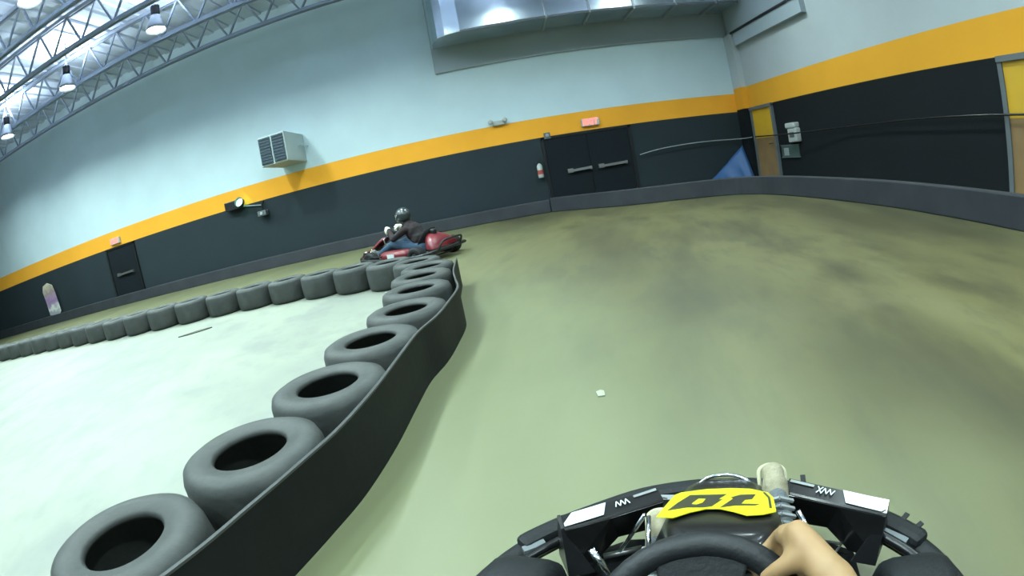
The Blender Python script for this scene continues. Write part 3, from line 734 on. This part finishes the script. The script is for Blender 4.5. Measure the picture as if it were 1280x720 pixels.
    for y, zt, hw in ((-.44, .46, .22), (-.52, .44, .28), (-.62, .39, .32), (-.70, .30, .33)):
        rings.append([ec.verts.new((hw * math.cos(a_), y, .20 + (zt - .20) * math.sin(a_) ** .6)) for a_ in [pi * k / 10 for k in range(11)]])
    for a_, b_ in zip(rings, rings[1:]):
        for k in range(10): ec.faces.new((a_[k], a_[k + 1], b_[k + 1], b_[k]))
    ec.faces.new(rings[0]); ec.faces.new(list(reversed(rings[-1])))
    eo = obj('engine_cover', ec, body, g, smooth=True)
    obj('filler_cap', lathe(NB(), [(.001, .06), (.05, .06), (.06, .04), (.06, -.02), (.001, -.02)], 16, Matrix.Translation((-.02, -.50, .45)), closed=False), m_black, eo)
    rb = NB()
    tube(rb, catmull([(-.60, -.28, .14), (-.62, -.55, .15), (-.58, -.68, .16), (-.35, -.75, .17), (0, -.77, .17), (.35, -.75, .17), (.58, -.68, .16), (.62, -.55, .15), (.60, -.28, .14)], 4), .028, 10)
    tube(rb, catmull([(-.30, -.76, .16), (-.29, -.83, .27), (-.2, -.86, .32), (.2, -.86, .32), (.29, -.83, .27), (.30, -.76, .16)], 4), .018, 8)
    obj('rear_bumper', rb, m_black, g, smooth=True)
    return g

kart_a = make_kart('black go-kart with a yellow number 19 panel, in the foreground', m_black, True)
kart_a.rotation_euler = (0, 0, R_(-22.5)); kart_a.location = (0, 0, 0)
kart_b = make_kart('red go-kart driving left beyond the bend of the tyre wall', m_red, False)
B_LOC, B_ROT = (-1.80, 8.64, 0), R_(60)
kart_b.rotation_euler = (0, 0, B_ROT); kart_b.location = B_LOC

# ------------------------------------------------------------------ drivers
def hand_chains(P, rad, tan, nrm, mirror=1, g=1.0):
    """a hand closed round the wheel rim at P; rad outwards, tan along the rim away from the index finger, nrm towards the driver"""
    Q = lambda r, t, n: P + rad * r * g + tan * t * g + nrm * n * g
    ch = []
    wrist = Q(.040, .034, .074)
    for t_, rr in ((-.026, .014), (-.006, .0145), (.014, .014), (.032, .0125)):
        ch.append([(wrist + tan * t_ * .5, .022), (Q(.046, t_ * 1.2, .036), .0165), (Q(.035, t_ * 1.25, .008), rr)])
    fingers = [(-.034, .0100, 1.0), (-.011, .0103, 1.08), (.012, .0100, 1.03), (.034, .0088, .86)]
    for t_, r, L in fingers:
        ch.append([(Q(.037, t_ * 1.1, .014), r * 1.3), (Q(.036, t_ * 1.1, .002), r * 1.25), (Q(.034 - .004 * L, t_ * 1.02 - .002, -.022 * L), r * 1.1), (Q(.014, t_ * .98, -.036 * L), r), (Q(-.010, t_ * .95, -.028 * L), r * .92), (Q(-.022 * L, t_ * .95, -.010), r * .82)])
    # thumb leaves the side of the palm near its base and closes over the driver side of the rim
    ch.append([(Q(.036, -.030, .016), .0125), (Q(.032, -.018, .034), .014), (Q(.026, -.008, .048), .0155)])      # web of the thumb
    ch.append([(Q(.042, .012, .056), .019), (Q(.026, -.008, .050), .0155), (Q(.004, -.012, .038), .0128), (Q(-.014, -.012, .022), .0108)])
    return ch, wrist

def driver(own, parent_loc, rot, label, group=None):
    lean = 0 if own else 1
    HY = -.27
    sh = Vector((0, HY + (.08 if own else .27), .67 if own else .60))           # between the shoulders
    hd = Vector((0, (-.19 if own else .12), (.92 if own else .80)))             # head centre
    hip = Vector((0, HY, .22))
    ch = [[(hip + Vector((-.09, 0, 0)), (.12, .11, .11)), (hip + Vector((.09, 0, 0)), (.12, .11, .11))],
          [(hip, .13), (hip.lerp(sh, .4), (.145, .11, .12)), (hip.lerp(sh, .75), (.165, .11, .13)), (sh, (.14, .09, .08))],
          [(sh + Vector((-.165, 0, -.03)), .06), (sh + Vector((.165, 0, -.03)), .06)],
          [(sh + Vector((0, 0, .02)), .062), (hd + Vector((0, -.015, -.07)), .055)],
          [(hd + Vector((0, 0, .03)), (.078, .095, .10)), (hd + Vector((0, .02, -.05)), (.06, .07, .06))],
          [(hd + Vector((0, .10, .0)), .014), (hd + Vector((0, .112, -.02)), .016)]]
    for s in (-1, 1): ch.append([(hd + Vector((s * .08, 0, .0)), (.012, .02, .03))])
    wr = {}
    ends = {}
    hands = []
    for s in (-1, 1):
        phi = R_(49) if (s > 0 and own) else R_(104 if own else 62) * s
        rad = (E1 * math.sin(phi) + E2 * math.cos(phi)); tan = (E1 * math.cos(phi) - E2 * math.sin(phi)) * s
        P = WC + rad * .127
        hc, wrist = hand_chains(P, rad, tan, EN, s, 1.0)
        hands.append(hc); wr[s] = wrist
        shl = sh + Vector((s * .19, .0, -.03))
        el = shl.lerp(wrist, .5) + Vector((s * (.10 if own else .14), -.08 if own else -.02, -.14))
        ends[s] = (shl, el, wrist)
        ch.append([(shl, .055), (shl.lerp(el, .5), .048), (el, .040), (el.lerp(wrist, .35), .041), (el.lerp(wrist, .8), .031), (wrist, .025)])
        ch += hc
        hipj = hip + Vector((s * .10, .04, -.0)); kn = Vector((s * .21, .30, .36)); an = Vector((s * .140, .85 if s > 0 else .77, .255 if s > 0 else .20))
        ch.append([(hipj, .095), (hipj.lerp(kn, .5), .080), (kn, .060), (kn.lerp(an, .35), .055), (kn.lerp(an, .75), .042), (an, .036)])
        ends[(s, 'leg')] = (hipj, kn, an)
        ch.append([(an, .034), (an + Vector((0, .05, -.03)), .036), (an + Vector((-s * .005, .12, .0)), .034), (an + Vector((-s * .01, .17, .05)), .026)])
    body = fused('person', ch, m_skin, None, voxel=.0055, smooth=4)
    body.location = parent_loc; body.rotation_euler = (0, 0, rot)
    tag(body, label, 'person', group)
    # clothes
    kk = 1.0 if own else 1.18
    top = [[(hip, .145 * kk), (hip.lerp(sh, .4), (.158 * kk, .130 * kk, .14 * kk)), (hip.lerp(sh, .75), (.178, .132 * kk, .15 * kk)), (sh, (.155, .11 * kk, .095 * kk))], [(sh, .08), (sh.lerp(hd, .45), .072 if not own else .05)], [(sh + Vector((-.165, 0, -.03)), .072), (sh + Vector((.165, 0, -.03)), .072)]]
    for s in (-1, 1):
        a, b, c = ends[s]
        k = .25 if own else .93
        if own: top.append([(a, .068), (a.lerp(b, .7), .064)])
        else: top.append([(a, .070), (a.lerp(b, .5), .062), (b, .055), (b.lerp(c, .5), .050), (b.lerp(c, .93), .038)])
    fused('shirt' if own else 'jacket', top, m_tee if own else m_jack, body, voxel=.011, smooth=3)
    tr = [[(hip + Vector((-.09, 0, -.0)), (.135, .125, .12)), (hip + Vector((.09, 0, 0)), (.135, .125, .12))]]
    for s in (-1, 1):
        a, b, c = ends[(s, 'leg')]
        tr.append([(a, .11), (a.lerp(b, .5), .094), (b, .074), (b.lerp(c, .35), .068), (b.lerp(c, .9), .054)])
    fused('trousers', tr, m_jean2 if own else m_jean, body, voxel=.011, smooth=3)
    if not own:
        fused('glove', hands[0], m_glove, body, voxel=.006, smooth=2).scale = (1, 1, 1)
        fused('glove', hands[1], m_glove, body, voxel=.006, smooth=2)
        for o in body.children:
            if o.name.startswith('glove'):
                dsp = o.modifiers.new('d', 'DISPLACE'); dsp.strength = .016; dsp.mid_level = 0
    # shoes: toe up on the pedal
    for s in (-1, 1):
        a, b, c = ends[(s, 'leg')]
        an = c
        toe = Vector((.122, 1.04, .335)) if s > 0 else Vector((-.150, .925, .285)); heel = an + Vector((0, .075, -.085))
        up = [[(heel, .034), (an + Vector((0, .05, -.03)), .036), (an.lerp(toe, .5) + Vector((0, .02, -.015)), .034), (an.lerp(toe, .8), .034), (toe, (.030, .024, .027))]]
        so = fused('shoe', up, m_shoe, body, voxel=.006, smooth=5)
        ax = (toe - an).normalized(); side = Vector((1, 0, 0)); nn = side.cross(ax).normalized()
        if nn.z < 0: nn = -nn
        kn = [[(an + nn * .0, .036), (an.lerp(toe, .3) + nn * .010, .034), (an.lerp(toe, .60) + nn * .010, .028)]]
        fused('tongue', kn, m_shoeg, so, voxel=.006, smooth=3)
        lc = NB()
        for k in range(6):
            p = an.lerp(toe, .02 + .10 * k) + nn * .042
            bar(lc, p + side * -.034 - nn * .014, p + nn * .004, .009, .007); bar(lc, p + nn * .004, p + side * .034 - nn * .014, .009, .007)
        obj('lace', lc, m_grey, so)
        sl = NB()
        arc = [toe + side * (.033 * math.cos(t)) - nn * .018 + ax * (.024 * math.sin(t) + .008) for t in [pi * k / 12 for k in range(13)]]
        tube(sl, [heel + side * .03] + arc + [heel - side * .03], .006, 8)
        obj('sole', sl, m_sole, so, smooth=True)
    # helmet
    hp = NB()
    bmesh.ops.create_uvsphere(hp, u_segments=28, v_segments=18, radius=1, matrix=Matrix.Translation(hd + Vector((0, 0, .015))) @ Matrix.Diagonal((.128, .155, .15, 1)))
    for v in hp.verts:
        q = v.co - hd
        if q.z < -.07: v.co.z = hd.z - .07 + (q.z + .07) * .35
        if q.y > .09 and -.10 < q.z < -.02: v.co.y += .015
    ho = obj('helmet', hp, m_helm, body, smooth=True)
    vs = NB(); rings = []
    for k in range(17):
        a_ = R_(-75) + R_(150) * k / 16
        rings.append([vs.verts.new(hd + Vector((.133 * math.sin(a_) * c_, .160 * math.cos(a_) * c_ + .002, z))) for z, c_ in ((-.035, .985), (.01, 1.0), (.055, .975))])
    for a_, b_ in zip(rings, rings[1:]):
        for k in range(2): vs.faces.new((a_[k], a_[k + 1], b_[k + 1], b_[k]))
    vo = obj('visor', vs, m_visor, ho, smooth=True); q = vo.modifiers.new('s', 'SOLIDIFY'); q.thickness = .004
    return body

driver(True, (0, 0, 0), R_(-22.5), 'person in a dark helmet, bare hand closed on the steering wheel of the black kart', 'kart drivers')
driver(False, B_LOC, B_ROT, 'person in dark helmet, dark jacket and blue jeans driving the red kart', 'kart drivers')
